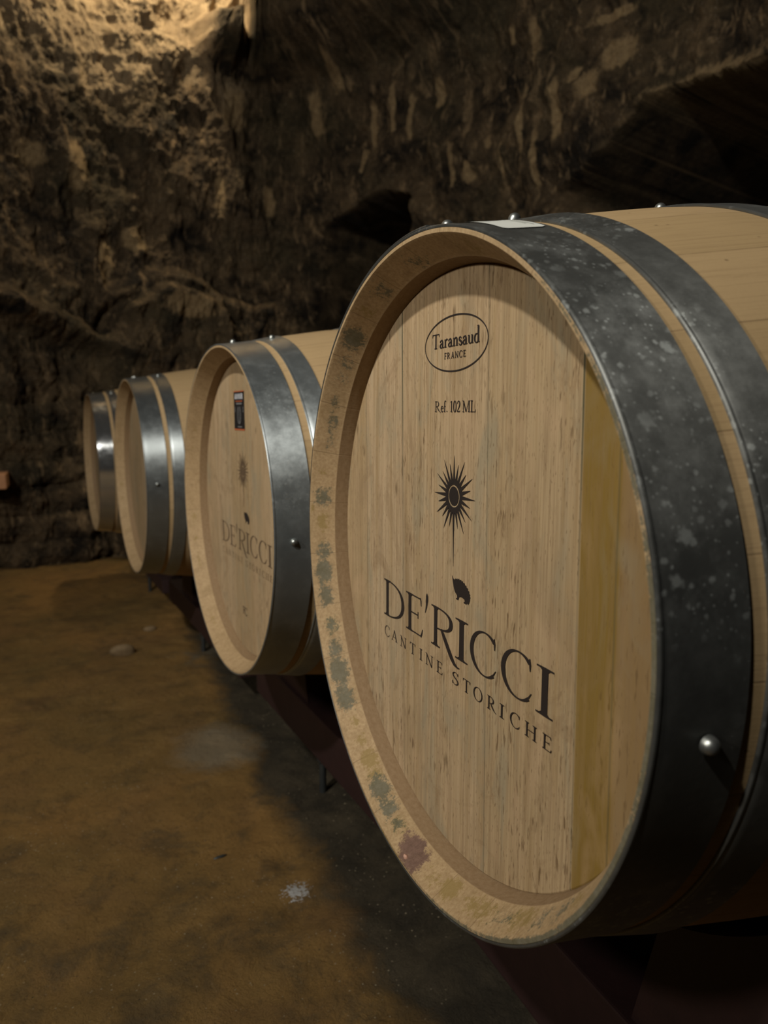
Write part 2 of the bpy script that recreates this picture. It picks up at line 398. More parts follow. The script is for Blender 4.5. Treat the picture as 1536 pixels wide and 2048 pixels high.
def head_mesh():
    prof = [(.0435 + .018, 0.0), (.0435 + .018, .2748)]
    V, F = [], []
    n = 180
    rings = [.2745, .2735, .24, .18, .12, .06]
    for r in rings:
        for j in range(n):
            a = 2 * PI * j / n; V.append((.0435 + (.0006 if r == .2745 else 0), -r * math.cos(a), r * math.sin(a)))
    V.append((.0435, 0, 0)); c = len(V) - 1
    for k in range(len(rings) - 1):
        for j in range(n): F.append((k * n + j, k * n + (j + 1) % n, (k + 1) * n + (j + 1) % n, (k + 1) * n + j))
    k = len(rings) - 1
    for j in range(n): F.append((k * n + j, k * n + (j + 1) % n, c))
    b0 = len(V)
    for j in range(n):
        a = 2 * PI * j / n; V.append((.0435 + .02, -.2745 * math.cos(a), .2745 * math.sin(a)))
    for j in range(n): F.append((j, b0 + j, b0 + (j + 1) % n, (j + 1) % n))
    F.append(tuple(range(b0, b0 + n)))
    return mesh('head', V, F, False)

def hoop_profile(s0, s1, th=.0022, lift=0.0):
    def ri(s): return rad(s) + .0002 + lift
    p = []
    N_ = 8
    for k in range(N_ + 1):
        s = s0 + (s1 - s0) * k / N_; p.append((s, ri(s)))
    e = th * .5
    for (ds, dr) in ((0, .35), (-.0001, .8), (-e * .4, 1.0)):
        p.append((s1 + ds, ri(s1) + th * dr))
    for k in range(1, N_):
        s = s1 - (s1 - s0) * k / N_; p.append((s, ri(s) + th))
    # rolled front lip, slightly raised
    p += [(s0 + .0030, ri(s0) + th * 1.02), (s0 + .0018, ri(s0) + th * 1.22), (s0 + .0005, ri(s0) + th * 1.10), (s0 - .0002, ri(s0) + th * .7), (s0 - .0002, ri(s0) + th * .2)]
    return p
def hoop_mesh(name, s0, s1, lap=None):
    V, F, uvs = lathe(hoop_profile(s0, s1), 240, close=True)
    F = [f[::-1] for f in F]
    if lap:   # the lapped end of the strip lying on top of the first turn
        V2, F2, _ = lathe(hoop_profile(s0 + .0006, s1 - .0006, .0017, .0024), 40, close=True, a0=math.radians(lap[0]), a1=math.radians(lap[1]))
        o = len(V); V = V + V2; F = F + [tuple(i + o for i in f[::-1]) for f in F2]
    me = mesh(name, V, F); sharp(me, 30); return me
def rivet_mesh(s, a, lift=.0022, r=.0056):
    V, F = [], []
    base = rad(s) + lift
    ca, sa = math.cos(a), math.sin(a)
    nrm = Vector((0, -ca, sa)); tx = Vector((1, 0, 0)); ty = nrm.cross(tx)
    ctr = Vector((s, 0, 0)) + nrm * base
    n = 20; rings = [(1.0, -.0008), (1.0, .0010), (.93, .0030), (.75, .0048), (.45, .0060), (.2, .0064)]
    for (k, h) in rings:
        for j in range(n):
            t = 2 * PI * j / n; p = ctr + nrm * h + (tx * math.cos(t) + ty * math.sin(t)) * r * k; V.append(p)
    V.append(ctr + nrm * .0065)
    for k in range(len(rings) - 1):
        for j in range(n): F.append((k * n + j, (k + 1) * n + j, (k + 1) * n + (j + 1) % n, k * n + (j + 1) % n))
    k = len(rings) - 1
    for j in range(n): F.append((k * n + j, len(V) - 1, k * n + (j + 1) % n))
    me = mesh('rivet', V, F)
    return me

# ------------------------------------------------------------------ lettering: strokes of varying width drawn on the head
class Ink:
    def __init__(s): s.V = []; s.F = []
    def strip(s, pts, ws):
        n = len(pts); o = len(s.V)
        if not isinstance(ws, (list, tuple)): ws = [ws] * n
        if len(ws) != n: ws = [float(q) for q in np.interp(np.linspace(0, 1, n), np.linspace(0, 1, len(ws)), ws)]
        for i, (x, y) in enumerate(pts):
            a = pts[max(i - 1, 0)]; b = pts[min(i + 1, n - 1)]
            dx, dy = b[0] - a[0], b[1] - a[1]; l = math.hypot(dx, dy) or 1
            nx, ny = -dy / l * ws[i] / 2, dx / l * ws[i] / 2
            s.V += [(x + nx, y + ny), (x - nx, y - ny)]
        for i in range(n - 1): s.F.append((o + 2 * i, o + 2 * i + 1, o + 2 * i + 3, o + 2 * i + 2))
    def poly(s, pts):
        o = len(s.V); s.V += list(pts); s.F.append(tuple(range(o, o + len(pts))))
    def add(s, other, f):
        o = len(s.V); s.V += [f(x, y) for x, y in other.V]; s.F += [tuple(i + o for i in q) for q in other.F]
def bez(p0, p1, p2, p3, n=14):
    o = []
    for i in range(n + 1):
        t = i / n; u = 1 - t
        o.append((u ** 3 * p0[0] + 3 * u * u * t * p1[0] + 3 * u * t * t * p2[0] + t ** 3 * p3[0],
                  u ** 3 * p0[1] + 3 * u * u * t * p1[1] + 3 * u * t * t * p2[1] + t ** 3 * p3[1]))
    return o
def ell(cx, cy, rx, ry, a0, a1, n=24):
    return [(cx + rx * math.cos(math.radians(a0 + (a1 - a0) * i / n)), cy + ry * math.sin(math.radians(a0 + (a1 - a0) * i / n))) for i in range(n + 1)]
def stress(pts, T, H):
    """width by direction: vertical travel is thick, horizontal travel is hairline"""
    ws = []
    for i in range(len(pts)):
        a = pts[max(i - 1, 0)]; b = pts[min(i + 1, len(pts) - 1)]
        l = math.hypot(b[0] - a[0], b[1] - a[1]) or 1; k = abs(b[1] - a[1]) / l
        ws.append(H + (T - H) * k ** 1.6)
    return ws
def glyph(ch, T=.13, H=.045):
    g = Ink(); S = g.strip
    def stem(x, y0=0, y1=1, t=T, top=True, bot=True, sw=.17):
        S([(x, y0), (x, y0 + .08), (x, (y0 + y1) / 2), (x, y1 - .08), (x, y1)], [t * 1.15, t, t * .96, t, t * 1.15])
        if bot: serif(x, y0 + H / 2, t, sw)
        if top: serif(x, y1 - H / 2, t, sw)
    def serif(x, y, t, sw=.17):
        S([(x - sw, y), (x, y), (x + sw, y)], [H, H * 1.3, H])
        d = H * 1.6 * (1 if y < .5 else -1)
        g.poly([(x - t / 2 - .06, y), (x - t / 2, y + d), (x + t / 2, y + d), (x + t / 2 + .06, y)] if d > 0 else [(x + t / 2 + .06, y), (x + t / 2, y + d), (x - t / 2, y + d), (x - t / 2 - .06, y)])
    def curve(pts, t=T, h=H): S(pts, stress(pts, t, h))
    if ch == 'I': stem(.18); w = .36
    elif ch == 'D':
        stem(.18); w = 1.0
        curve(bez((.12, .978), (.62, 1.0), (.93, .82), (.93, .50)) + bez((.93, .50), (.93, .18), (.62, 0.0), (.12, .022))[1:])
    elif ch in 'EF':
        stem(.18); w = .74 if ch == 'E' else .66
        S([(.18, .978), (.62, .978)], [H, H]); S([(.63, 1.0), (.66, .93), (.67, .80)], [H * 1.4, H * 1.2, H * .6])
        S([(.18, .52), (.54, .52)], [H, H]); S([(.54, .61), (.54, .43)], [H * .8, H * .8])
        if ch == 'E': S([(.18, .022), (.66, .022)], [H, H]); S([(.66, 0), (.70, .08), (.74, .22)], [H * 1.5, H * 1.3, H * .6])
    elif ch == 'R':
        stem(.18); w = 1.0
        curve(bez((.12, .978), (.45, 1.0), (.66, .93), (.66, .74)) + bez((.66, .74), (.66, .56), (.48, .49), (.18, .49))[1:])
        S(bez((.36, .52), (.50, .36), (.72, .02), (1.0, -.02)), [T * .5 + T * .6 * math.sin(PI * min(1, i / 11)) if i < 13 else H * (1.4 - .3 * (i - 12)) for i in range(15)])
    elif ch == 'Q':   # the long swash R of the big word
        stem(.18); w = 1.0
        curve(bez((.10, .978), (.52, 1.0), (.76, .93), (.76, .73)) + bez((.76, .73), (.76, .55), (.55, .47), (.20, .47))[1:])
        S([(.40, .50), (.52, .33), (.66, .13), (.80, -.06), (.90, -.16), (1.02, -.20), (1.08, -.185)], [T * .6, T * .95, T * 1.02, T, T * .75, H * 1.2, H * .6])
    elif ch == 'C':
        w = .98
        p = ell(.52, .5, .46, .515, 48, 312, 40)
        S(p, [a * b for a, b in zip(stress(p, T, H), [1.2 - .2 * min(1, i / 8) for i in range(41)])])
        S([(.83, .99), (.845, .86), (.85, .72)], [H * .7, H * 1.5, H * .7]); S([(.82, .13), (.90, .26)], [H * 1.1, H * .5])
    elif ch == 'O': w = 1.06; p = ell(.53, .5, .47, .515, 0, 360, 48); S(p, stress(p, T, H))
    elif ch == 'A':
        w = .98
        S([(.15, .02), (.50, 1.0)], [H * 1.1, H * 1.1]); S([(.48, 1.03), (.82, .02)], [T, T * 1.05]); S([(.27, .34), (.70, .34)], [H, H])
        S([(.02, H / 2), (.30, H / 2)], [H, H]); S([(.66, H / 2), (.98, H / 2)], [H, H])
    elif ch == 'N':
        w = 1.05
        S([(.18, 0), (.18, .96)], [H * 1.2] * 2); S([(.14, .98), (.86, .0)], [T, T * 1.02]); S([(.87, 0), (.87, 1)], [H * 1.2] * 2)
        S([(.02, H / 2), (.34, H / 2)], H); S([(.70, 1 - H / 2), (1.04, 1 - H / 2)], H); S([(.0, 1 - H / 2), (.2, 1 - H / 2)], H)
    elif ch == 'T':
        w = .86; stem(.43, top=False); S([(.04, .978), (.82, .978)], H * 1.1)
        S([(.03, 1.0), (.05, .92), (.02, .78)], [H, H * 1.3, H * .5]); S([(.83, 1.0), (.81, .92), (.84, .78)], [H, H * 1.3, H * .5])
    elif ch == 'S':
        w = .66
        p = bez((.55, .80), (.52, .98), (.34, 1.02), (.24, .96)) + bez((.24, .96), (.02, .84), (.10, .64), (.32, .53))[1:] + bez((.32, .53), (.62, .40), (.66, .16), (.44, .05))[1:] + bez((.44, .05), (.28, -.04), (.12, .04), (.08, .24))[1:]
        ws = [H + (T - H) * math.exp(-((i / (len(p) - 1) - .5) / .24) ** 2) for i in range(len(p))]
        S(p, ws); S([(.56, 1.0), (.56, .76)], [H * .6, H * 1.0]); S([(.07, .0), (.07, .26)], [H * .6, H])
    elif ch == 'H': w = 1.06; stem(.2); stem(.86); S([(.2, .51), (.86, .51)], H)
    elif ch == 'M':
        w = 1.2; S([(.16, 0), (.18, 1)], H * 1.2); S([(.17, 1.0), (.58, .02)], T); S([(.58, .02), (.98, 1.0)], H * 1.1); stem(1.02, top=False, sw=.15)
        S([(.02, H / 2), (.32, H / 2)], H); S([(.02, 1 - H / 2), (.22, 1 - H / 2)], H); S([(.95, 1 - H / 2), (1.17, 1 - H / 2)], H)
    elif ch == 'L': w = .78; stem(.18); S([(.18, .022), (.70, .022)], H); S([(.70, 0), (.73, .1), (.76, .27)], [H * 1.4, H * 1.3, H * .6])
    elif ch == "'":
        w = .3; S([(.20, 1.0), (.21, .95), (.21, .88), (.17, .74), (.08, .60)], [.03, T * 1.15, T * 1.2, T * .7, .015])
    elif ch == '.': w = .3; S(ell(.13, .06, .035, .035, 0, 360, 12), .07)
    elif ch == 'a':
        w = .52
        S(bez((.08, .40), (.10, .56), (.34, .58), (.36, .38)) + [(.36, .10)] + bez((.36, .10), (.37, -.02), (.46, .0), (.52, .06), 5), [H * 2 if i < 4 else (H * 1.2 if i < 8 else T) for i in range(16)] + [T * .8, H, H, H, H])
        p = bez((.37, .34), (.20, .30), (.06, .24), (.08, .12)) + bez((.08, .12), (.10, -.02), (.26, -.02), (.37, .10))[1:]; S(p, stress(p, T, H * 1.1))
        S(ell(.10, .42, .025, .025, 0, 360, 8), .06)
    elif ch == 'r':
        w = .42; stem(.14, 0, .54, sw=.13, top=False); S([(.02, .50), (.14, .54)], [H * .7, H]); S(bez((.15, .36), (.20, .52), (.30, .58), (.38, .50)), [H + (T * .9 - H) * i / 14 for i in range(15)])
    elif ch == 'n':
        w = .60; stem(.14, 0, .54, sw=.12, top=False); S([(.02, .50), (.14, .54)], [H * .7, H])
        p = bez((.15, .38), (.22, .56), (.46, .62), (.46, .38)) + [(.46, 0)]; S(p, [H + (T - H) * min(1, i / 13) for i in range(16)]); S([(.34, H / 2), (.59, H / 2)], H)
    elif ch == 'u':
        w = .60; S([(.13, .54), (.13, .2)] + bez((.13, .2), (.13, -.04), (.34, -.04), (.45, .14))[1:], [T, T] + [T + (H - T) * min(1, i / 9) for i in range(14)])
        S([(.46, .54), (.46, 0)], T); S([(.02, .52), (.16, .52)], H); S([(.35, .52), (.48, .52)], H); S([(.46, H / 2), (.59, H / 2)], H)
    elif ch == 's':
        w = .42; p = bez((.33, .42), (.30, .56), (.10, .58), (.08, .42)) + bez((.08, .42), (.08, .30), (.36, .26), (.36, .14))[1:] + bez((.36, .14), (.34, -.04), (.10, -.04), (.06, .14))[1:]
        S(p, [H * 1.2 + (T - H) * math.exp(-((i / (len(p) - 1) - .5) / .25) ** 2) for i in range(len(p))])
    elif ch == 'd':
        w = .60; S([(.45, 1.04), (.45, 0)], T); S([(.32, 1.01), (.46, 1.04)], [H * .8, H]); S([(.45, H / 2), (.59, H / 2)], H)
        p = ell(.28, .265, .20, .275, 50, 310, 26); S(p, stress(p, T, H)); 
    elif ch == 'e':
        w = .48; p = [(.08, .31), (.38, .31)] + ell(.24, .27, .165, .27, 10, 330, 26); S(p, [H, H] + stress(p[2:], T * .95, H))
    elif ch == 'f':
        w = .38; stem(.15, 0, .80, top=False, sw=.12); S(bez((.15, .78), (.15, 1.04), (.28, 1.06), (.37, .96)), [T + (H * 1.5 - T) * i / 14 for i in range(15)]); S([(.03, .52), (.32, .52)], H)
    elif ch == '1': w = .50; stem(.26, top=False, sw=.15); S([(.10, .87), (.28, 1.0)], [H, H * 1.4])
    elif ch == '0': w = .55; p = ell(.27, .5, .20, .50, 0, 360, 40); S(p, stress(p, T, H))
    elif ch == '2':
        w = .55; S(bez((.08, .72), (.10, 1.06), (.50, 1.06), (.46, .70)) + bez((.46, .70), (.42, .42), (.16, .22), (.06, .05))[1:], [H * 1.4 + (T - H) * math.exp(-((i / 28 - .5) / .2) ** 2) for i in range(29)])
        S([(.05, .045), (.48, .045)], .09); S([(.48, .02), (.51, .20)], [H * 1.2, H * .7])
    else: w = .3
    return g, w
def word_boxes(ink, items, T=.13, H=.045):
    """items: (char, left, right, base, cap height) in millimetres on the head"""
    for ch, l, r, b, h in items:
        g, w = glyph(ch, T, H)
        xs = [p[0] for p in g.V]; x0, x1 = min(xs), max(xs); k = (r - l) / (x1 - x0)
        ink.add(g, lambda x, y: (l + (x - x0) * k, b + y * h))
def run(text, l, r, b, h, T, H, space=.06):
    """fit a run of text between l and r"""
    it = []; x = 0
    for ch in text:
        if ch == ' ': x += .28; continue
        g, w = glyph(ch, T, H); it.append((g, x)); x += w + space
    tot = x - space; k = (r - l) / tot; ink = Ink()
    for g, gx in it: ink.add(g, lambda X, Y: (l + (X + gx) * k, b + Y * h))
    return ink
def ink_mesh(name, ink, s=.0431):
    par = list(range(len(ink.V)))          # every stroke gets its own hair-thin layer so that strokes never share a plane
    def find(i):
        while par[i] != i: par[i] = par[par[i]]; i = par[i]
        return i
    for f in ink.F:
        for i in f[1:]: par[find(i)] = find(f[0])
    roots = {}
    for i in range(len(ink.V)): roots.setdefault(find(i), len(roots))
    V = [(s - 5e-6 * roots[find(i)], -x / 1000, y / 1000) for i, (x, y) in enumerate(ink.V)]
    return mesh(name, V, [f for f in ink.F], False)

def sun_ink():
    k = Ink(); cx, cy = 3.6, 71.8
    def star(r, n=60): return [(cx + r * math.cos(2 * PI * i / n), cy + r * math.sin(2 * PI * i / n)) for i in range(n)]
    disc = star(9.0); k.poly(disc)
    ring_o, ring_i = star(14.0), star(10.4); o = len(k.V); k.V += ring_o + ring_i
    for i in range(60): k.F.append((o + i, o + (i + 1) % 60, o + 60 + (i + 1) % 60, o + 60 + i))
    for i in range(24):
        a = math.radians(90 - 15 * i)
        L = [37.6, 30.5][i % 2]
        if i == 12: L = 66
        hw = 2.3 if i != 12 else 2.0
        if i == 12:
            k.strip([(cx, cy - 12), (cx, cy - 20), (cx + .2, cy - 38), (cx + .8, cy - 66)], [4.6, 3.0, 1.5, .35]); continue
        ca, sa = math.cos(a), math.sin(a)
        k.strip([(cx + ca * 12, cy + sa * 12), (cx + ca * 17, cy + sa * 17), (cx + ca * L, cy + sa * L)], [4.4, 3.3, .25])
    return k
def hedgehog_ink():
    k = Ink()
    body = [(2.2, -2.5), (4.8, -5.6), (8.0, -6.0), (9.0, -4.0), (9.9, -6.0), (12.2, -3.4), (12.9, -5.6), (15.8, -2.9), (16.2, -5.2), (19.4, -3.2), (19.4, -5.4), (22.8, -4.0), (22.5, -6.2), (26.2, -5.2), (25.6, -7.4), (29.2, -6.8), (28.4, -8.9),
            (32.2, -8.8), (31.0, -10.8), (34.6, -11.2), (33.0, -13.0), (36.4, -13.8), (34.2, -15.2), (37.0, -16.6), (34.4, -17.6), (36.4, -19.6), (33.8, -20.0), (35.0, -22.4), (32.6, -22.0), (32.8, -24.6), (30.6, -23.0),
            (29.2, -24.6), (25.0, -24.4), (24.6, -23.4), (26.6, -22.4), (25.6, -20.6), (20.0, -19.8), (16.6, -20.6), (15.6, -22.2), (14.6, -24.2), (10.8, -24.0), (10.8, -23.0), (12.6, -22.2), (12.0, -20.0), (8.0, -17.4), (5.6, -13.0), (3.8, -8.0)]
    from mathutils.geometry import tessellate_polygon
    # push the spines out a little
    out = []
    for i, (x, y) in enumerate(body):
        dx, dy = x - 18, y + 13; l = math.hypot(dx, dy)
        q = (1.07 if 4 <= i <= 29 and i % 2 == 0 else .96 if 4 <= i <= 29 else 1.0); out.append((18 + dx * q, -13 + dy * q))
    k.V += out
    k.F += [tuple(t) for t in tessellate_polygon([[Vector((x, y, 0)) for x, y in out]])]
    return k
def big_word():
    k = Ink()
    word_boxes(k, [('D', -155, -101.5, -82.5, 42), ('E', -96.5, -56.5, -82.5, 41), ("'", -52, -45.5, -86.0, 53), ('Q', -38, 19, -81.5, 40.5), ('I', 10.6, 33.0, -80.5, 39),
                   ('C', 37.2, 80.3, -80.0, 38), ('C', 87.8, 131.2, -80.5, 38), ('I', 136.8, 158.2, -81.8, 38.5)], T=.125, H=.036)
    return k
def small_word():
    k = Ink(); b = -107.2; h = 12.2
    word_boxes(k, [('C', -153, -140, b, h), ('A', -134.5, -118.5, b, h), ('N', -111.5, -95.5, b, h), ('T', -86.5, -73.8, b, h), ('I', -63.6, -57.4, b, h), ('N', -50, -33.5, b, h), ('E', -25.6, -13.8, b, h),
                   ('S', 6, 17.6, b, h), ('T', 25.8, 38.8, b, h), ('O', 44.8, 59.8, b, h), ('R', 68, 82.5, b, h), ('I', 87.3, 94, b, h), ('C', 103, 116.8, b, h), ('H', 124, 139.5, b, h), ('E', 147, 158.4, b, h)], T=.115, H=.05)
    return k
def oval_ink():
    k = Ink(); p = ell(.3, 209.8, 56.6, 24.6, 0, 360, 90); k.strip(p, [1.15 + .25 * abs(math.sin(2 * PI * i / 90)) for i in range(91)]); return k

# ------------------------------------------------------------------ barrels
BASE_X, BASE_Z = .475, .3565
PROTO = {}
def rect_patch(name, s, a0, a1, b0, b1, material, parent):
    V = [(s, -a0 / 1000, b0 / 1000), (s, -a1 / 1000, b0 / 1000), (s, -a1 / 1000, b1 / 1000), (s, -a0 / 1000, b1 / 1000)]
    return link(name, mesh(name, V, [(0, 1, 2, 3)], False), material, parent)
def place(o): 
    o.location = (-BASE_X, 0, BASE_Z); return o

def barrel(name, pos, yaw, label, hoopmat, stavemat, headmat, marks, rivets, laps=None):
    root = bpy.data.objects.new(name, None); C.objects.link(root)
    root.empty_display_size = .2
    R = Matrix.Rotation(yaw, 4, 'Z')
    off = R @ Vector((BASE_X, 0, -BASE_Z))
    root.location = Vector((pos[0], pos[1], pos[2] + CAMZ)) + off
    root.rotation_euler = (0, 0, yaw)
    tag(root, label, 'barrel', 'oak wine barrels lying in a row')
    place(link('staves', stave_mesh('staves', marks), stavemat, root))
    place(link('head', PROTO['head'].copy(), headmat, root))
    hoops = [(0.0, .058), (.070, .105), (.236, .272), (LEN - .272, LEN - .236), (LEN - .105, LEN - .070), (LEN - .058, LEN)]
    for k, (s0, s1) in enumerate(hoops):
        lap = (laps or {}).get(k)
        h = link('hoop', hoop_mesh('hoop', s0, s1, lap), hoopmat, root); place(h)
        for a in rivets.get(k, []):
            link('rivet', rivet_mesh(a[0] if isinstance(a, tuple) else (s0 + s1) / 2, math.radians(a[1] if isinstance(a, tuple) else a), .0040 if lap else .0022), M['rivet'], h)
    return root
PROTO['head'] = head_mesh()

marks1 = [ # angle, radius, angular half-width, radial half-width, channel, strength
    (127, .2860, 4.2, .0075, 0, 1.0), (134, .285, 3.2, .006, 0, .60), (139, .285, 3, .005, 0, .55), (146, .286, 4, .0045, 0, .60), (152, .2850, 4.5, .0050, 0, .66), (157, .284, 3.0, .005, 0, .60),
    (165, .287, 2.2, .004, 1, .6), (172.0, .2865, 3.2, .0062, 0, .90), (178.5, .2865, 3.2, .005, 1, .85), (184, .287, 2.6, .004, 1, .6), (175, .2925, 1.6, .002, 1, .7),
    (-174, .286, 3.6, .0060, 0, .85), (-168.5, .287, 4.0, .0062, 0, 1.0), (-162.5, .2865, 3.6, .0056, 0, .95), (-154.5, .286, 3.2, .0060, 0, .72), (-154.5, .286, 3.4, .0060, 1, .75),
    (-148.5, .286, 3.6, .0062, 0, .85), (-142.5, .2865, 5.0, .0070, 0, 1.05), (-136.0, .2865, 4.6, .0066, 0, .95), (-129.5, .285, 2.4, .004, 1, .70), (-124, .285, 2.6, .0045, 1, .74), (-119, .2845, 3.4, .0062, 1, .95),
    (-114.5, .285, 3.0, .0062, 1, .8), (-111.5, .2855, 4.0, .0068, 0, .98), (-106, .286, 4.0, .0062, 0, .85), (-101.0, .286, 3.2, .0052, 0, .72), (-101.0, .286, 3.4, .0056, 1, .78),
    (-92.8, .2875, 5.2, .0085, 2, 1.15), (-78.5, .2855, 3.0, .0068, 1, 1.05), (-84, .287, 5.0, .006, 1, .55), (-68, .285, 8.0, .0070, 1, .72), (-60, .286, 6, .007, 0, .52), (-55, .285, 6.0, .0080, 1, .76), (-48, .285, 4.0, .007, 0, .60), (-42, .285, 3.5, .007, 0, .66), (-38, .285, 5.0, .007, 1, .66),
    (-72, .2958, 16, .0026, 0, .80), (-50, .2956, 18, .0030, 0, 1.05), (-28, .2956, 20, .0032, 0, 1.15), (0, .2956, 22, .0032, 0, 1.10), (28, .2956, 14, .0028, 0, .95), (-100, .2958, 12, .002, 1, .8), (45, .2958, 10, .002, 0, .7),
    (60, .284, 4.5, .008, 0, .6), (95, .284, 5.0, .008, 0, .56), (110, .285, 4.5, .008, 0, .62), (118, .286, 3, .006, 1, .7), (75, .284, 6.0, .008, 1, .6)]
marksB = [(-170, .286, 3, .004, 1, .62), (-160, .286, 2, .004, 1, .6), (160, .286, 3, .004, 1, .5), (168, .286, 1.6, .003, 0, .55), (176, .288, 1.4, .003, 0, .5), (-150, .286, 6, .004, 1, .58), (-120, .286, 8, .004, 1, .55), (150, .286, 1.8, .004, 1, .5)]

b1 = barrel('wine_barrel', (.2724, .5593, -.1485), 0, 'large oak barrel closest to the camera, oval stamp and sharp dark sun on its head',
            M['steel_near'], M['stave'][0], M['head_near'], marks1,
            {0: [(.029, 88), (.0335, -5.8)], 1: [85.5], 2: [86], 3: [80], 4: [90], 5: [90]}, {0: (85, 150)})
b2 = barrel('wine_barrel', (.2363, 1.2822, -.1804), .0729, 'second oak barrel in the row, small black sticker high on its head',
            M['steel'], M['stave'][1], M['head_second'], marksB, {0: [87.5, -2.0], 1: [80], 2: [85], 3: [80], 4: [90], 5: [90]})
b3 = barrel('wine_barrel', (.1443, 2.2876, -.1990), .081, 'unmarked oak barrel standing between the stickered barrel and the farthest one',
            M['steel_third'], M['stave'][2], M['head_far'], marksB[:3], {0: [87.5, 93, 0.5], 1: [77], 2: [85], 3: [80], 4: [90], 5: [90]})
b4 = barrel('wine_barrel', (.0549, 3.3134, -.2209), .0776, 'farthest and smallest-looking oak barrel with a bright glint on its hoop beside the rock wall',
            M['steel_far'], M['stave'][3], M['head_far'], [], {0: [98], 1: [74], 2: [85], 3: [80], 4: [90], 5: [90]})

# printing on the nearest head
def put(parent, name, ink, material, lab=None, s=.0431):
    o = place(link(name, ink_mesh(name, ink, s), material, parent))
    if lab: o['label'] = lab
    return o
put(b1, 'oval_stamp', oval_ink(), M['ink'], 'thin dark oval outline')
k = run('Taransaud', -41.5, 44, 207.2, 13.4, .15, .055, .03); put(b1, 'cooper_name', k, M['ink'], 'dark serif lettering Taransaud')
k = run('FRANCE', -17.6, 21.3, 196.7, 5.6, .17, .10, .26); put(b1, 'country_name', k, M['ink'], 'small dark lettering FRANCE')
k = run('Ref. 102 ML', -35.2, 39.5, 148.6, 10.0, .125, .05, .035); put(b1, 'reference_number', k, M['ink'], 'dark serif lettering Ref. 102 ML')
put(b1, 'sun_emblem', sun_ink(), M['ink'], 'dark sun with rays and a long tail')
put(b1, 'hedgehog_emblem', hedgehog_ink(), M['ink'], 'small black hedgehog')
put(b1, 'cellar_name', big_word(), M['ink'], "large dark serif lettering DE'RICCI")
put(b1, 'cellar_subtitle', small_word(), M['ink'], 'spaced dark lettering CANTINE STORICHE')
# the second head carries the same emblem, fainter
put(b2, 'sun_emblem', sun_ink(), M['ink_faint'], 'faded sun emblem')
put(b2, 'hedgehog_emblem', hedgehog_ink(), M['ink'], 'small black hedgehog')
put(b2, 'cellar_name', big_word(), M['ink_faint'], "brown lettering DE'RICCI")
put(b2, 'cellar_subtitle', small_word(), M['ink_fainter'], 'very faint lettering CANTINE STORICHE')
fc = run('FC', -22, 6, -206, 15, .20, .09, .06); put(b2, 'small_stamp', fc, M['ink_faint'], 'small brown initials low on the head')
# sticker of the second head
st = place(rect_patch('sticker', .0430, -41, 24.5, 147, 219, M['black'], b2)); st['label'] = 'black sticker with orange ends'
def on_sticker(nm, a0, a1, c0, c1, m_, s=.0428):
    V = [(s, -a0 / 1000, c0 / 1000), (s, -a1 / 1000, c0 / 1000), (s, -a1 / 1000, c1 / 1000), (s, -a0 / 1000, c1 / 1000)]
    o = link(nm, mesh(nm, V, [(0, 1, 2, 3)], False), m_, st); return o
on_sticker('sticker_edge', -41, 24.5, 147, 149.6, M['orange']); on_sticker('sticker_edge', -41, 24.5, 217.4, 219, M['orange'])
on_sticker('print_line', -30, 14, 199.5, 201.0, M['orange']); on_sticker('print_line', -26, 10, 194.5, 197.2, M['grey']); on_sticker('print_line', -18, 8, 152.5, 154.5, M['grey'])
def sans(ch):
    g = Ink(); S = g.strip; t = .26
    if ch == 'A': S([(.1, 0), (.36, 1)], t * .9); S([(.62, 0), (.36, 1)], t * .9); S([(.2, .3), (.52, .3)], t * .6)
    if ch == 'D': S([(.13, 0), (.13, 1)], t); S(bez((.1, .88), (.7, .95), (.7, .05), (.1, .12)), t * .95)
    if ch == 'O': S(ell(.36, .5, .24, .40, 0, 360, 24), t * .95)
    if ch == 'U': S([(.13, 1), (.13, .35)] + bez((.13, .35), (.13, .02), (.6, .02), (.6, .35))[1:] + [(.6, 1)], t)
    if ch == 'R': S([(.13, 0), (.13, 1)], t); S(bez((.1, .9), (.68, .92), (.68, .48), (.1, .48)), t * .85); S([(.32, .46), (.6, 0)], t)
    return g
sk = Ink()
for i, ch in enumerate('ADOUR'): sk.add(sans(ch), lambda x, y, i=i: (-34.5 + i * 10.6 + x * 12.0, 204 + y * 10.2))
o = link('sticker_text', ink_mesh('sticker_text', sk, .0428), M['white'], st)
gk = Ink()
for x0, bow in ((-8.5, -9), (-8.5, -3.5), (-8.5, 3.5), (-8.5, 9)):
    gk.strip(bez((x0 + bow * .75, 190), (x0 + bow * 1.5, 178), (x0 + bow * 1.3, 164), (x0 + bow * .35, 159)), 1.9)
for sx in (-1, 1):
    gk.strip(ell(-8.5 + sx * 26, 185, 2.5, 4.5, 0, 360, 16), 1.2)
link('sticker_drawing', ink_mesh('sticker_drawing', gk, .0428), M['grey'], st)

# white label lying over the first hoop of the nearest barrel
def hoop_label(s0, s1, a0, a1, lift, rc=0):
    V, F = [], []; n = 26; m_ = 10
    for i in range(n + 1):
        a = math.radians(a0 + (a1 - a0) * i / n)
        for j in range(m_ + 1):
            e = min(i, n - i) / n * abs(math.radians(a1 - a0)) * .3
            ins = 0
            if rc and e < rc: ins = rc - math.sqrt(max(0, rc * rc - (rc - e) ** 2))
            s = s0 + ins + (s1 - s0 - 2 * ins) * j / m_
            r = rad(s) + .0002 + lift; V.append((s, -r * math.cos(a), r * math.sin(a)))
    for i in range(n):
        for j in range(m_): q = i * (m_ + 1) + j; F.append((q, q + m_ + 1, q + m_ + 2, q + 1))
    return mesh('label', V, F)
lb = place(link('paper_label', hoop_label(.0165, .0525, 67.2, 79.0, .0030, .004), M['label'], b1)); lb['label'] = 'small white paper label'
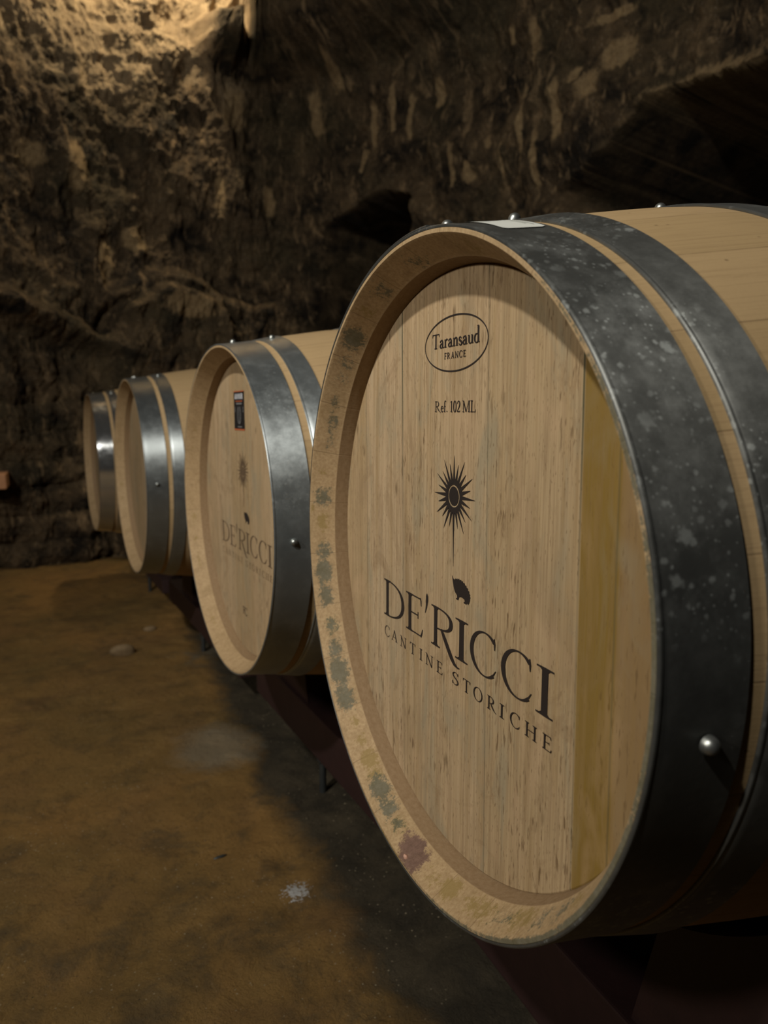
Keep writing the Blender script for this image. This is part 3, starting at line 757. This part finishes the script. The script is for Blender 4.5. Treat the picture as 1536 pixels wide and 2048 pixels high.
for (s, a0, a1) in ((.047, 69, 78), (.0435, 70, 77.5), (.024, 73.5, 78)):
    link('print_line', hoop_label(s, s + .0009, a0, a1, .0033), M['label_grey'], lb)

# resin knot in the chime of the nearest barrel
def blob(name, ctr, r, seed, sq=(1, 1, 1), sub=3, amp=.25):
    bm = bmesh.new(); bmesh.ops.create_icosphere(bm, subdivisions=sub, radius=1)
    rg = random.Random(seed); dirs = [Vector((rg.gauss(0, 1), rg.gauss(0, 1), rg.gauss(0, 1))).normalized() for _ in range(14)]
    amps = [rg.uniform(-1, 1) for _ in dirs]
    for v in bm.verts:
        d = v.co.normalized(); k = 1 + amp * sum(a * max(0, d.dot(q)) ** 3 for a, q in zip(amps, dirs))
        v.co = Vector((d.x * k * r * sq[0], d.y * k * r * sq[1], d.z * k * r * sq[2])) + Vector(ctr)
    me = bpy.data.meshes.new(name); bm.to_mesh(me); bm.free(); me.polygons.foreach_set('use_smooth', [True] * len(me.polygons)); return me
a = math.radians(-93.0); kr = .2918
kn = place(link('knot', blob('knot', (.0045, -kr * math.cos(a), kr * math.sin(a)), .0042, 5, (.6, .8, 1.1), 3, .35), M['knot'], b1)); kn['label'] = 'pinkish resin knot'

# ------------------------------------------------------------------ barrel cradles of maroon timber
def box(bm, x0, x1, y0, y1, z0, z1, bev=.003):
    r = bmesh.ops.create_cube(bm, size=1)
    for v in r['verts']: v.co = Vector(((x0 + x1) / 2 + v.co.x * (x1 - x0), (y0 + y1) / 2 + v.co.y * (y1 - y0), (z0 + z1) / 2 + v.co.z * (z1 - z0)))
    if bev: bmesh.ops.bevel(bm, geom=list({e for v in r['verts'] for e in v.link_edges}), offset=bev, segments=2, affect='EDGES', profile=.7)
def bm_mesh(name, bm):
    me = bpy.data.meshes.new(name); bm.normal_update(); bm.to_mesh(me); bm.free(); return me
def cradle(bpos, yaw, y0, y1, label, leg=0):
    """timber cradle: two rails under the barrel, wedges that carry it, bolts as feet"""
    root = bpy.data.objects.new('barrel_cradle', None); C.objects.link(root)
    R = Matrix.Rotation(yaw, 4, 'Z'); off = R @ Vector((.475, 0, 0))
    root.location = Vector((bpos[0] + off.x, bpos[1] + off.y, .0)); root.rotation_euler = (0, 0, yaw)
    tag(root, label, 'barrel cradle', 'maroon timber cradles under the barrels')
    zt = bpos[2] + CAMZ
    zb = .072; top = zt - .452
    for s in (.235, .715):
        x0, x1 = s - .475 - .04, s - .475 + .04
        bm = bmesh.new(); box(bm, x0, x1, y0, y1, zb, top); link('rail', bm_mesh('rail', bm), M['maroon'], root)
        rr = rad(s - .04 if s < .4 else s + .04) ; rmin = max(rad(s - .04), rad(s + .04)) + .0035
        for sg in (-1, 1):
            ya, yb = .125, .235
            V, F = [], []
            pts = [(yb + .03, top), (ya - .03, top)]
            for k in range(7):
                y = ya + (yb - ya) * k / 6; pts.append((y, zt - math.sqrt(rmin * rmin - y * y) - .001))
            for x in (x0 + .008, x1 - .008):
                for (y, z) in pts: V.append((x, sg * y, z))
            n = len(pts)
            F.append(tuple(range(n))); F.append(tuple(range(2 * n - 1, n - 1, -1)))
            for i in range(n): F.append((i, n + i, n + (i + 1) % n, (i + 1) % n))
            me = mesh('wedge', V, F, False)
            bm = bmesh.new(); bm.from_mesh(me); bmesh.ops.recalc_face_normals(bm, faces=bm.faces); bm.to_mesh(me); bm.free()
            link('wedge', me, M['maroon'], root)
        for y in (leg,):
            for xx in (x0 + .014,):
                bm = bmesh.new()
                bmesh.ops.create_cone(bm, cap_ends=True, segments=20, radius1=.0075, radius2=.0075, depth=zb + .016, matrix=Matrix.Translation((xx, y, zb / 2 - .003)))
                bmesh.ops.create_cone(bm, cap_ends=True, segments=6, radius1=.0125, radius2=.0125, depth=.008, matrix=Matrix.Translation((xx, y, zb - .0045)))
                me = bm_mesh('bolt_foot', bm); me.polygons.foreach_set('use_smooth', [True] * len(me.polygons)); sharp(me, 40)
                link('bolt_foot', me, M['bolt'], root)
    for y in (y0 + .03, y1 - .03):
        bm = bmesh.new(); box(bm, .235 - .475 + .04, .715 - .475 - .04, y - .02, y + .02, zb + .01, zb + .05); link('cross_bar', bm_mesh('cross_bar', bm), M['maroon'], root)
cradle((.2724, .5593, -.1485), 0, -.352, .352, 'dark maroon timber cradle under the barrel closest to the camera')
cradle((.2363, 1.2822, -.1804), .0729, -.345, .44, 'maroon timber cradle under the barrel with the black sticker', .03)
cradle((.1443, 2.2876, -.1990), .081, -.47, .47, 'maroon timber cradle under the unmarked barrel third in the row')
cradle((.0549, 3.3134, -.2209), .0776, -.47, .36, 'maroon timber cradle under the farthest barrel beside the rock wall', -.08)

# ------------------------------------------------------------------ noise for the rock and the floor
def hash2(ix, iy, s):
    h = (ix.astype(np.int64) * 374761393 + iy.astype(np.int64) * 668265263 + s * 974634777) & 0xffffffff
    h = ((h ^ (h >> 13)) * 1274126177) & 0xffffffff
    return ((h ^ (h >> 16)) & 0xffff) / 65535.0
def vn(x, y, s):
    ix, iy = np.floor(x), np.floor(y); fx, fy = x - ix, y - iy; fx = fx * fx * (3 - 2 * fx); fy = fy * fy * (3 - 2 * fy)
    a, b, c, d = hash2(ix, iy, s), hash2(ix + 1, iy, s), hash2(ix, iy + 1, s), hash2(ix + 1, iy + 1, s)
    return (a * (1 - fx) + b * fx) * (1 - fy) + (c * (1 - fx) + d * fx) * fy
def fbm(x, y, s, o=5, g=.5):
    t = 0; amp = 1; tot = 0
    for k in range(o): t = t + amp * vn(x * 2 ** k, y * 2 ** k, s + k * 17); tot += amp; amp *= g
    return t / tot
def ridged(x, y, s, o=4): 
    t = 0; amp = 1; tot = 0
    for k in range(o): t = t + amp * (1 - np.abs(2 * vn(x * 2 ** k, y * 2 ** k, s + 31 * k) - 1)); tot += amp; amp *= .55
    return t / tot

# ------------------------------------------------------------------ cave wall: one rough shell round the aisle
PTS = [(-1.9,-2.5),(-2.3,0),(-2.4,2),(-2.1,3.3),(-1.2,3.85),(-.3,3.95),(.4,4.15),(1.2,4.15),(1.75,3.4),(2.0,2.5),(2.15,1.7),(2.25,.9),(2.25,-.3),(2.1,-1.8),(1.3,-2.9),(-.3,-3.2)]
def curve(n=40):
    P = np.array(PTS); K = len(P); o = []
    for i in range(K):
        p0, p1, p2, p3 = P[i - 1], P[i], P[(i + 1) % K], P[(i + 2) % K]
        for k in range(n):
            t = k / n; o.append(.5 * ((2 * p1) + (-p0 + p2) * t + (2 * p0 - 5 * p1 + 4 * p2 - p3) * t * t + (-p0 + 3 * p1 - 3 * p2 + p3) * t ** 3))
    o.append(o[0]); return np.array(o)
CV = curve(); CU = np.r_[0, np.cumsum(np.linalg.norm(np.diff(CV, axis=0), axis=1))]
TAN = [(11.079, 2.384, 0.032, 0.097), (11.231, 2.051, 0.03, 0.119), (11.398, 2.085, 0.043, 0.06), (11.321, 2.154, 0.022, 0.035), (10.993, 2.06, 0.013, 0.194), (11.099, 1.908, 0.019, 0.125), (10.643, 1.968, 0.03, 0.052), (10.292, 2.304, 0.017, 0.119), (10.186, 2.36, 0.013, 0.13), (10.761, 2.081, 0.019, 0.03), (10.853, 1.975, 0.011, 0.091), (10.549, 2.014, 0.013, 0.097), (11.716, 1.743, 0.119, 0.03), (11.876, 1.93, 0.194, 0.076), (11.461, 2.34, 0.076, 0.022), (10.92, 2.48, 0.017, 0.039), (10.053, 2.311, 0.022, 0.13), (9.985, 2.146, 0.017, 0.065), (9.125, 2.468, 0.065, 0.13), (9.024, 1.997, 0.03, 0.108), (9.34, 2.0, 0.035, 0.086), (8.569, 1.722, 0.065, 0.065), (8.799, 1.372, 0.13, 0.065), (8.279, 2.044, 0.043, 0.13), (8.405, 1.597, 0.043, 0.108), (8.068, 2.065, 0.065, 0.065), (9.686, 2.436, 0.043, 0.13), (9.853, 2.586, 0.043, 0.086), (10.445, 2.383, 0.026, 0.086), (11.509, 2.177, 0.065, 0.065)]
def sstep(a, b, x): t = np.clip((x - a) / (b - a), 0, 1); return t * t * (3 - 2 * t)
def wall_disp(u, z):
    """metres the rock stands in from the base line (positive = towards the aisle)"""
    wu = u + .10 * (fbm(u * 2.1, z * 2.1, 5) - .5); wz = z + .10 * (fbm(u * 2.3, z * 2.3, 9) - .5)
    d = .26 * (fbm(u * 1.1, z * 1.0, 3, 4) - .5) + .16 * (ridged(u * 2.6, z * 1.7, 21, 4) - .6) + .07 * (fbm(u * 9, z * 6, 41, 4) - .5) + .05 * (fbm(u * 22, z * 15, 57, 5, .65) - .5) + .05 * (ridged(u * 7 + 2 * fbm(u * 3, z * 3, 8), z * 5, 44, 3) - .6)
    # chisel-like vertical ribs in the bare rock
    ribs = .03 * np.sin(u * 42 + 4 * fbm(u * 2, z * 3, 77)) * sstep(8.8, 9.0, u) * sstep(9.26, 9.2, u) * sstep(2.55, 2.75, z)
    d = d + ribs
    # the right-hand rock mass comes forward above the ledge
    fwd = sstep(9.215, 9.245, wu * .25 + u * .75) * sstep(2.56, 2.80, wz) * sstep(10.9, 10.2, u)
    d = d + .36 * fwd
    led = np.exp(-((u - 9.08) / .13) ** 4 - ((wz - 2.80) / .11) ** 4); d = d + .30 * led
    # ledge lower left, with the dark arched hollow beside it
    line = 1.34 - (u - 7.9) * .36
    d = d + .16 * np.exp(-((wz - line) / .06) ** 2) * sstep(8.6, 8.3, u)
    d = d + .20 * sstep(1.48, 1.36, z - .12 * np.exp(-((u - 8.75) / .25) ** 2)) * sstep(8.35, 8.5, u) * sstep(9.6, 9.2, u)
    arch = np.abs(np.hypot((wu - 8.72) / .34, (wz - 1.20) / .27) - 1 + .25 * (fbm(u * 5, z * 5, 88) - .5))
    d = d - .12 * np.exp(-(arch / .11) ** 2) * sstep(1.18, 1.30, wz) * (.4 + .9 * fbm(u * 6, z * 6, 99))
    # deep hole above the second barrel: straight right side, ragged left side
    hole = sstep(9.66, 9.90, wu - .30 * (z - 1.75)) * sstep(10.27, 10.235, u * .8 + wu * .2) * sstep(1.975 - .16 * np.abs(u - 10.15), 1.935 - .16 * np.abs(u - 10.15), wz) * sstep(1.22, 1.28, wz); d = d - 1.15 * hole
    # mouth of the dark side passage on the right
    lip = 1.945 + .03 * np.sin((u - 11.4) * 4) + .05 * (fbm(u * 6, z * 6, 12) - .5) - sstep(11.75, 11.30, u) * .16
    mouth = sstep(11.16, 11.62, wu + .22 * (z - 1.7)) * sstep(lip, lip - .07, wz)
    d = d - 2.4 * mouth
    # rough courses near the foot of the left wall
    crs = sstep(1.05, .95, z) * sstep(8.6, 8.3, u)
    d = d + crs * .035 * (np.abs(np.sin(z * 22 + .5 * np.sin(u * 5))) ** .5 - .6) + crs * .03 * (vn(u * 5, np.floor(z * 7), 91) - .5)
    return d
def wall(name, u0, u1, nu, z0, z1, nz, fine=True):
    us = np.linspace(u0, u1, nu); zs = np.linspace(z0, z1, nz)
    U, Z = np.meshgrid(us, zs, indexing='ij')
    x = np.interp(U % CU[-1], CU, CV[:, 0]); y = np.interp(U % CU[-1], CU, CV[:, 1])
    e = .15
    x2 = np.interp((U + e) % CU[-1], CU, CV[:, 0]); y2 = np.interp((U + e) % CU[-1], CU, CV[:, 1]); x1 = np.interp((U - e) % CU[-1], CU, CV[:, 0]); y1 = np.interp((U - e) % CU[-1], CU, CV[:, 1])
    tx, ty = x2 - x1, y2 - y1; l = np.hypot(tx, ty); nx, ny = ty / l, -tx / l      # inward (curve runs clockwise seen from above)
    d = wall_disp(U, Z)
    vault = np.clip((Z - 3.1) / .9, 0, 1) ** 2 * .9                              # the wall leans in towards the ceiling
    dd = d + vault
    X = x + nx * dd; Y = y + ny * dd; ZZ = Z + .03 * (fbm(U * 5, Z * 5, 33) - .5)
    V = np.stack([X, Y, ZZ], -1).reshape(-1, 3)
    idx = np.arange(nu * nz).reshape(nu, nz)
    F = np.stack([idx[:-1, :-1], idx[:-1, 1:], idx[1:, 1:], idx[1:, :-1]], -1).reshape(-1, 4)
    me = bpy.data.meshes.new(name); me.from_pydata(V.tolist(), [], F.tolist()); me.update()
    me.polygons.foreach_set('use_smooth', [True] * len(me.polygons))
    uvl = me.uv_layers.new(name='UVMap'); uvv = np.stack([U, Z], -1).reshape(-1, 2)
    li = np.zeros(len(me.loops), dtype=np.int32); me.loops.foreach_get('vertex_index', li); uvl.data.foreach_set('uv', uvv[li].ravel())
    t = np.zeros_like(U)
    for (tu, tz, wu_, wz_) in TAN:
        t = np.maximum(t, np.exp(-((U - tu + .02 * (fbm(U * 12, Z * 12, 4) - .5)) / (wu_ * 1.15)) ** 2 - ((Z - tz) / (wz_ * 1.0)) ** 4))
    at = me.attributes.new('tan', 'FLOAT', 'POINT'); at.data.foreach_set('value', t.ravel())
    bare = sstep(2.05, 2.80, Z + .35 * (fbm(U * 2, Z * 2, 61) - .5) - .15 * sstep(8.3, 9.0, U)) * sstep(9.26, 9.20, U) * sstep(6.8, 7.6, U)
    bare = bare * (1 - np.exp(-((U - 9.10) / .13) ** 4 - ((Z - 2.74) / .13) ** 4))  # no bare tan on the ledge: its shade is put into the rock colour
    at = me.attributes.new('bare', 'FLOAT', 'POINT'); at.data.foreach_set('value', bare.ravel())
    o = link(name, me, M['rock']); tag(o, kind='structure'); return o
T_ = CU[-1]
wall('wall_back', 7.2, 12.9, 1150, -.12, 4.0, 720)
wall('wall_left', 0.0, 7.22, 260, -.12, 4.0, 110)
wall('wall_right', 12.88, T_ + .02, 220, -.12, 4.0, 110)

# ceiling
def sheet(name, zf, n, ext, material, attrs=None):
    xs = np.linspace(ext[0], ext[1], n); ys = np.linspace(ext[2], ext[3], int(n * (ext[3] - ext[2]) / (ext[1] - ext[0])))
    X, Y = np.meshgrid(xs, ys, indexing='ij'); Z = zf(X, Y)
    idx = np.arange(X.size).reshape(X.shape)
    F = np.stack([idx[:-1, :-1], idx[1:, :-1], idx[1:, 1:], idx[:-1, 1:]], -1).reshape(-1, 4)
    me = bpy.data.meshes.new(name); me.from_pydata(np.stack([X, Y, Z], -1).reshape(-1, 3).tolist(), [], F.tolist()); me.update()
    me.polygons.foreach_set('use_smooth', [True] * len(me.polygons))
    if attrs:
        for nm, fn in attrs.items():
            at = me.attributes.new(nm, 'FLOAT', 'POINT'); at.data.foreach_set('value', fn(X, Y).ravel())
    uvl = me.uv_layers.new(name='UVMap'); uvv = np.stack([X, Y], -1).reshape(-1, 2)
    li = np.zeros(len(me.loops), dtype=np.int32); me.loops.foreach_get('vertex_index', li); uvl.data.foreach_set('uv', uvv[li].ravel())
    o = link(name, me, material); tag(o, kind='structure'); return o
sheet('ceiling', lambda x, y: 3.88 + .25 * (fbm(x * 1.3 + 9, y * 1.3 + 9, 15) - .5) + .05 * (fbm(x * 7 + 9, y * 7 + 9, 18) - .5), 160, (-3.2, 3.6, -4.2, 5.4), M['rock'])

# floor
def g2(X, Y, cx, cy, r, p=2): return np.exp(-(np.hypot(X - cx, Y - cy) / r) ** p)
def floor_z(x, y):
    z = .030 * (fbm(x * 1.3 + 20, y * 1.3 + 20, 61, 3) - .5) + .020 * (fbm(x * 5 + 20, y * 5 + 20, 66, 4) - .5)
    rough = sstep(.0, .35, x + .12 * y * 0 + .1 * (fbm(x * 4 + 20, y * 4 + 20, 71) - .5))
    z = z + rough * .018 * (fbm(x * 16 + 20, y * 16 + 20, 75, 5, .6) - .5) + .006 * (fbm(x * 30 + 20, y * 30 + 20, 79, 3) - .5)
    return z - .004
def floor_dark(x, y):
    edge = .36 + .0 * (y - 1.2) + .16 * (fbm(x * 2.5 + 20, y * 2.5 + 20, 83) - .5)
    near = .42 * sstep(1.9, 1.0, y + .25 * (fbm(x * 3 + 20, y * 3 + 20, 84) - .5))  # weaker light towards the camera, painted into the dirt colour
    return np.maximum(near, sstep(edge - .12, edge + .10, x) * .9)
def pale(x, y): return 1.0 * g2(x, y, .27, 1.62, .15) + .5 * g2(x, y, .36, 2.25, .20) + .3 * g2(x, y, .35, 1.1, .2)
def salt(x, y): return 1.0 * g2(x, y, .297, 1.047, .035) + .62 * g2(x, y, .30, .93, .12) + .45 * g2(x, y, .33, 1.25, .12)
sheet('floor', floor_z, 520, (-3.2, 3.6, -4.2, 5.4), M['floor'], {'floor_dark': floor_dark, 'pale': pale, 'salt': salt})

# loose stones on the floor
M['stone'] = plain('tan stone', (.20, .135, .065), .8, 0, 60, .6, .004)
def stone(x, y, r, seed, sq, label, material='stone'):
    me = blob('stone', (0, 0, 0), r, seed, sq, 3, .3); o = link('stone', me, M[material])
    o.location = (x, y, float(floor_z(np.array([x]), np.array([y]))[0]) + r * sq[2] * .45); tag(o, label, 'stone', 'loose stones on the dirt floor')
# positions on the ground, in metres
STONES = [(.108, 2.379, .030, (1.3, .8, .7), 'rounded tan stone on the open floor left of the second barrel'),
          (.21, 2.614, .017, (1.2, .8, .8), 'small dark-shadowed stone below the third barrel')]
for i, (x, y, r, sq, lab) in enumerate(STONES): stone(x, y, r, 40 + i, sq, lab)
me = blob('wood_chip', (0, 0, 0), .0075, 77, (1.5, .45, .28), 2, .2)
o = link('wood_chip', me, M['bolt']); x, y = .197, 1.198
o.location = (x, y, float(floor_z(np.array([x]), np.array([y]))[0]) + .0012); o.rotation_euler = (0, 0, .1)
tag(o, 'tiny black chip of wood lying on the bare brown floor', 'wood chip')

# a terracotta brick end sticking out of the foot of the rock
M['brick'] = plain('terracotta brick', (.55, .27, .13), .8, 0, 70, .35, .002)
bm = bmesh.new(); box(bm, -.14, .0, -.05, .35, -.036, .036, .008)
o = link('brick', bm_mesh('brick', bm), M['brick']); o.location = (-.316, 3.80, .471)
tag(o, 'end of a terracotta brick jutting from the dark rock at the left edge', 'brick')
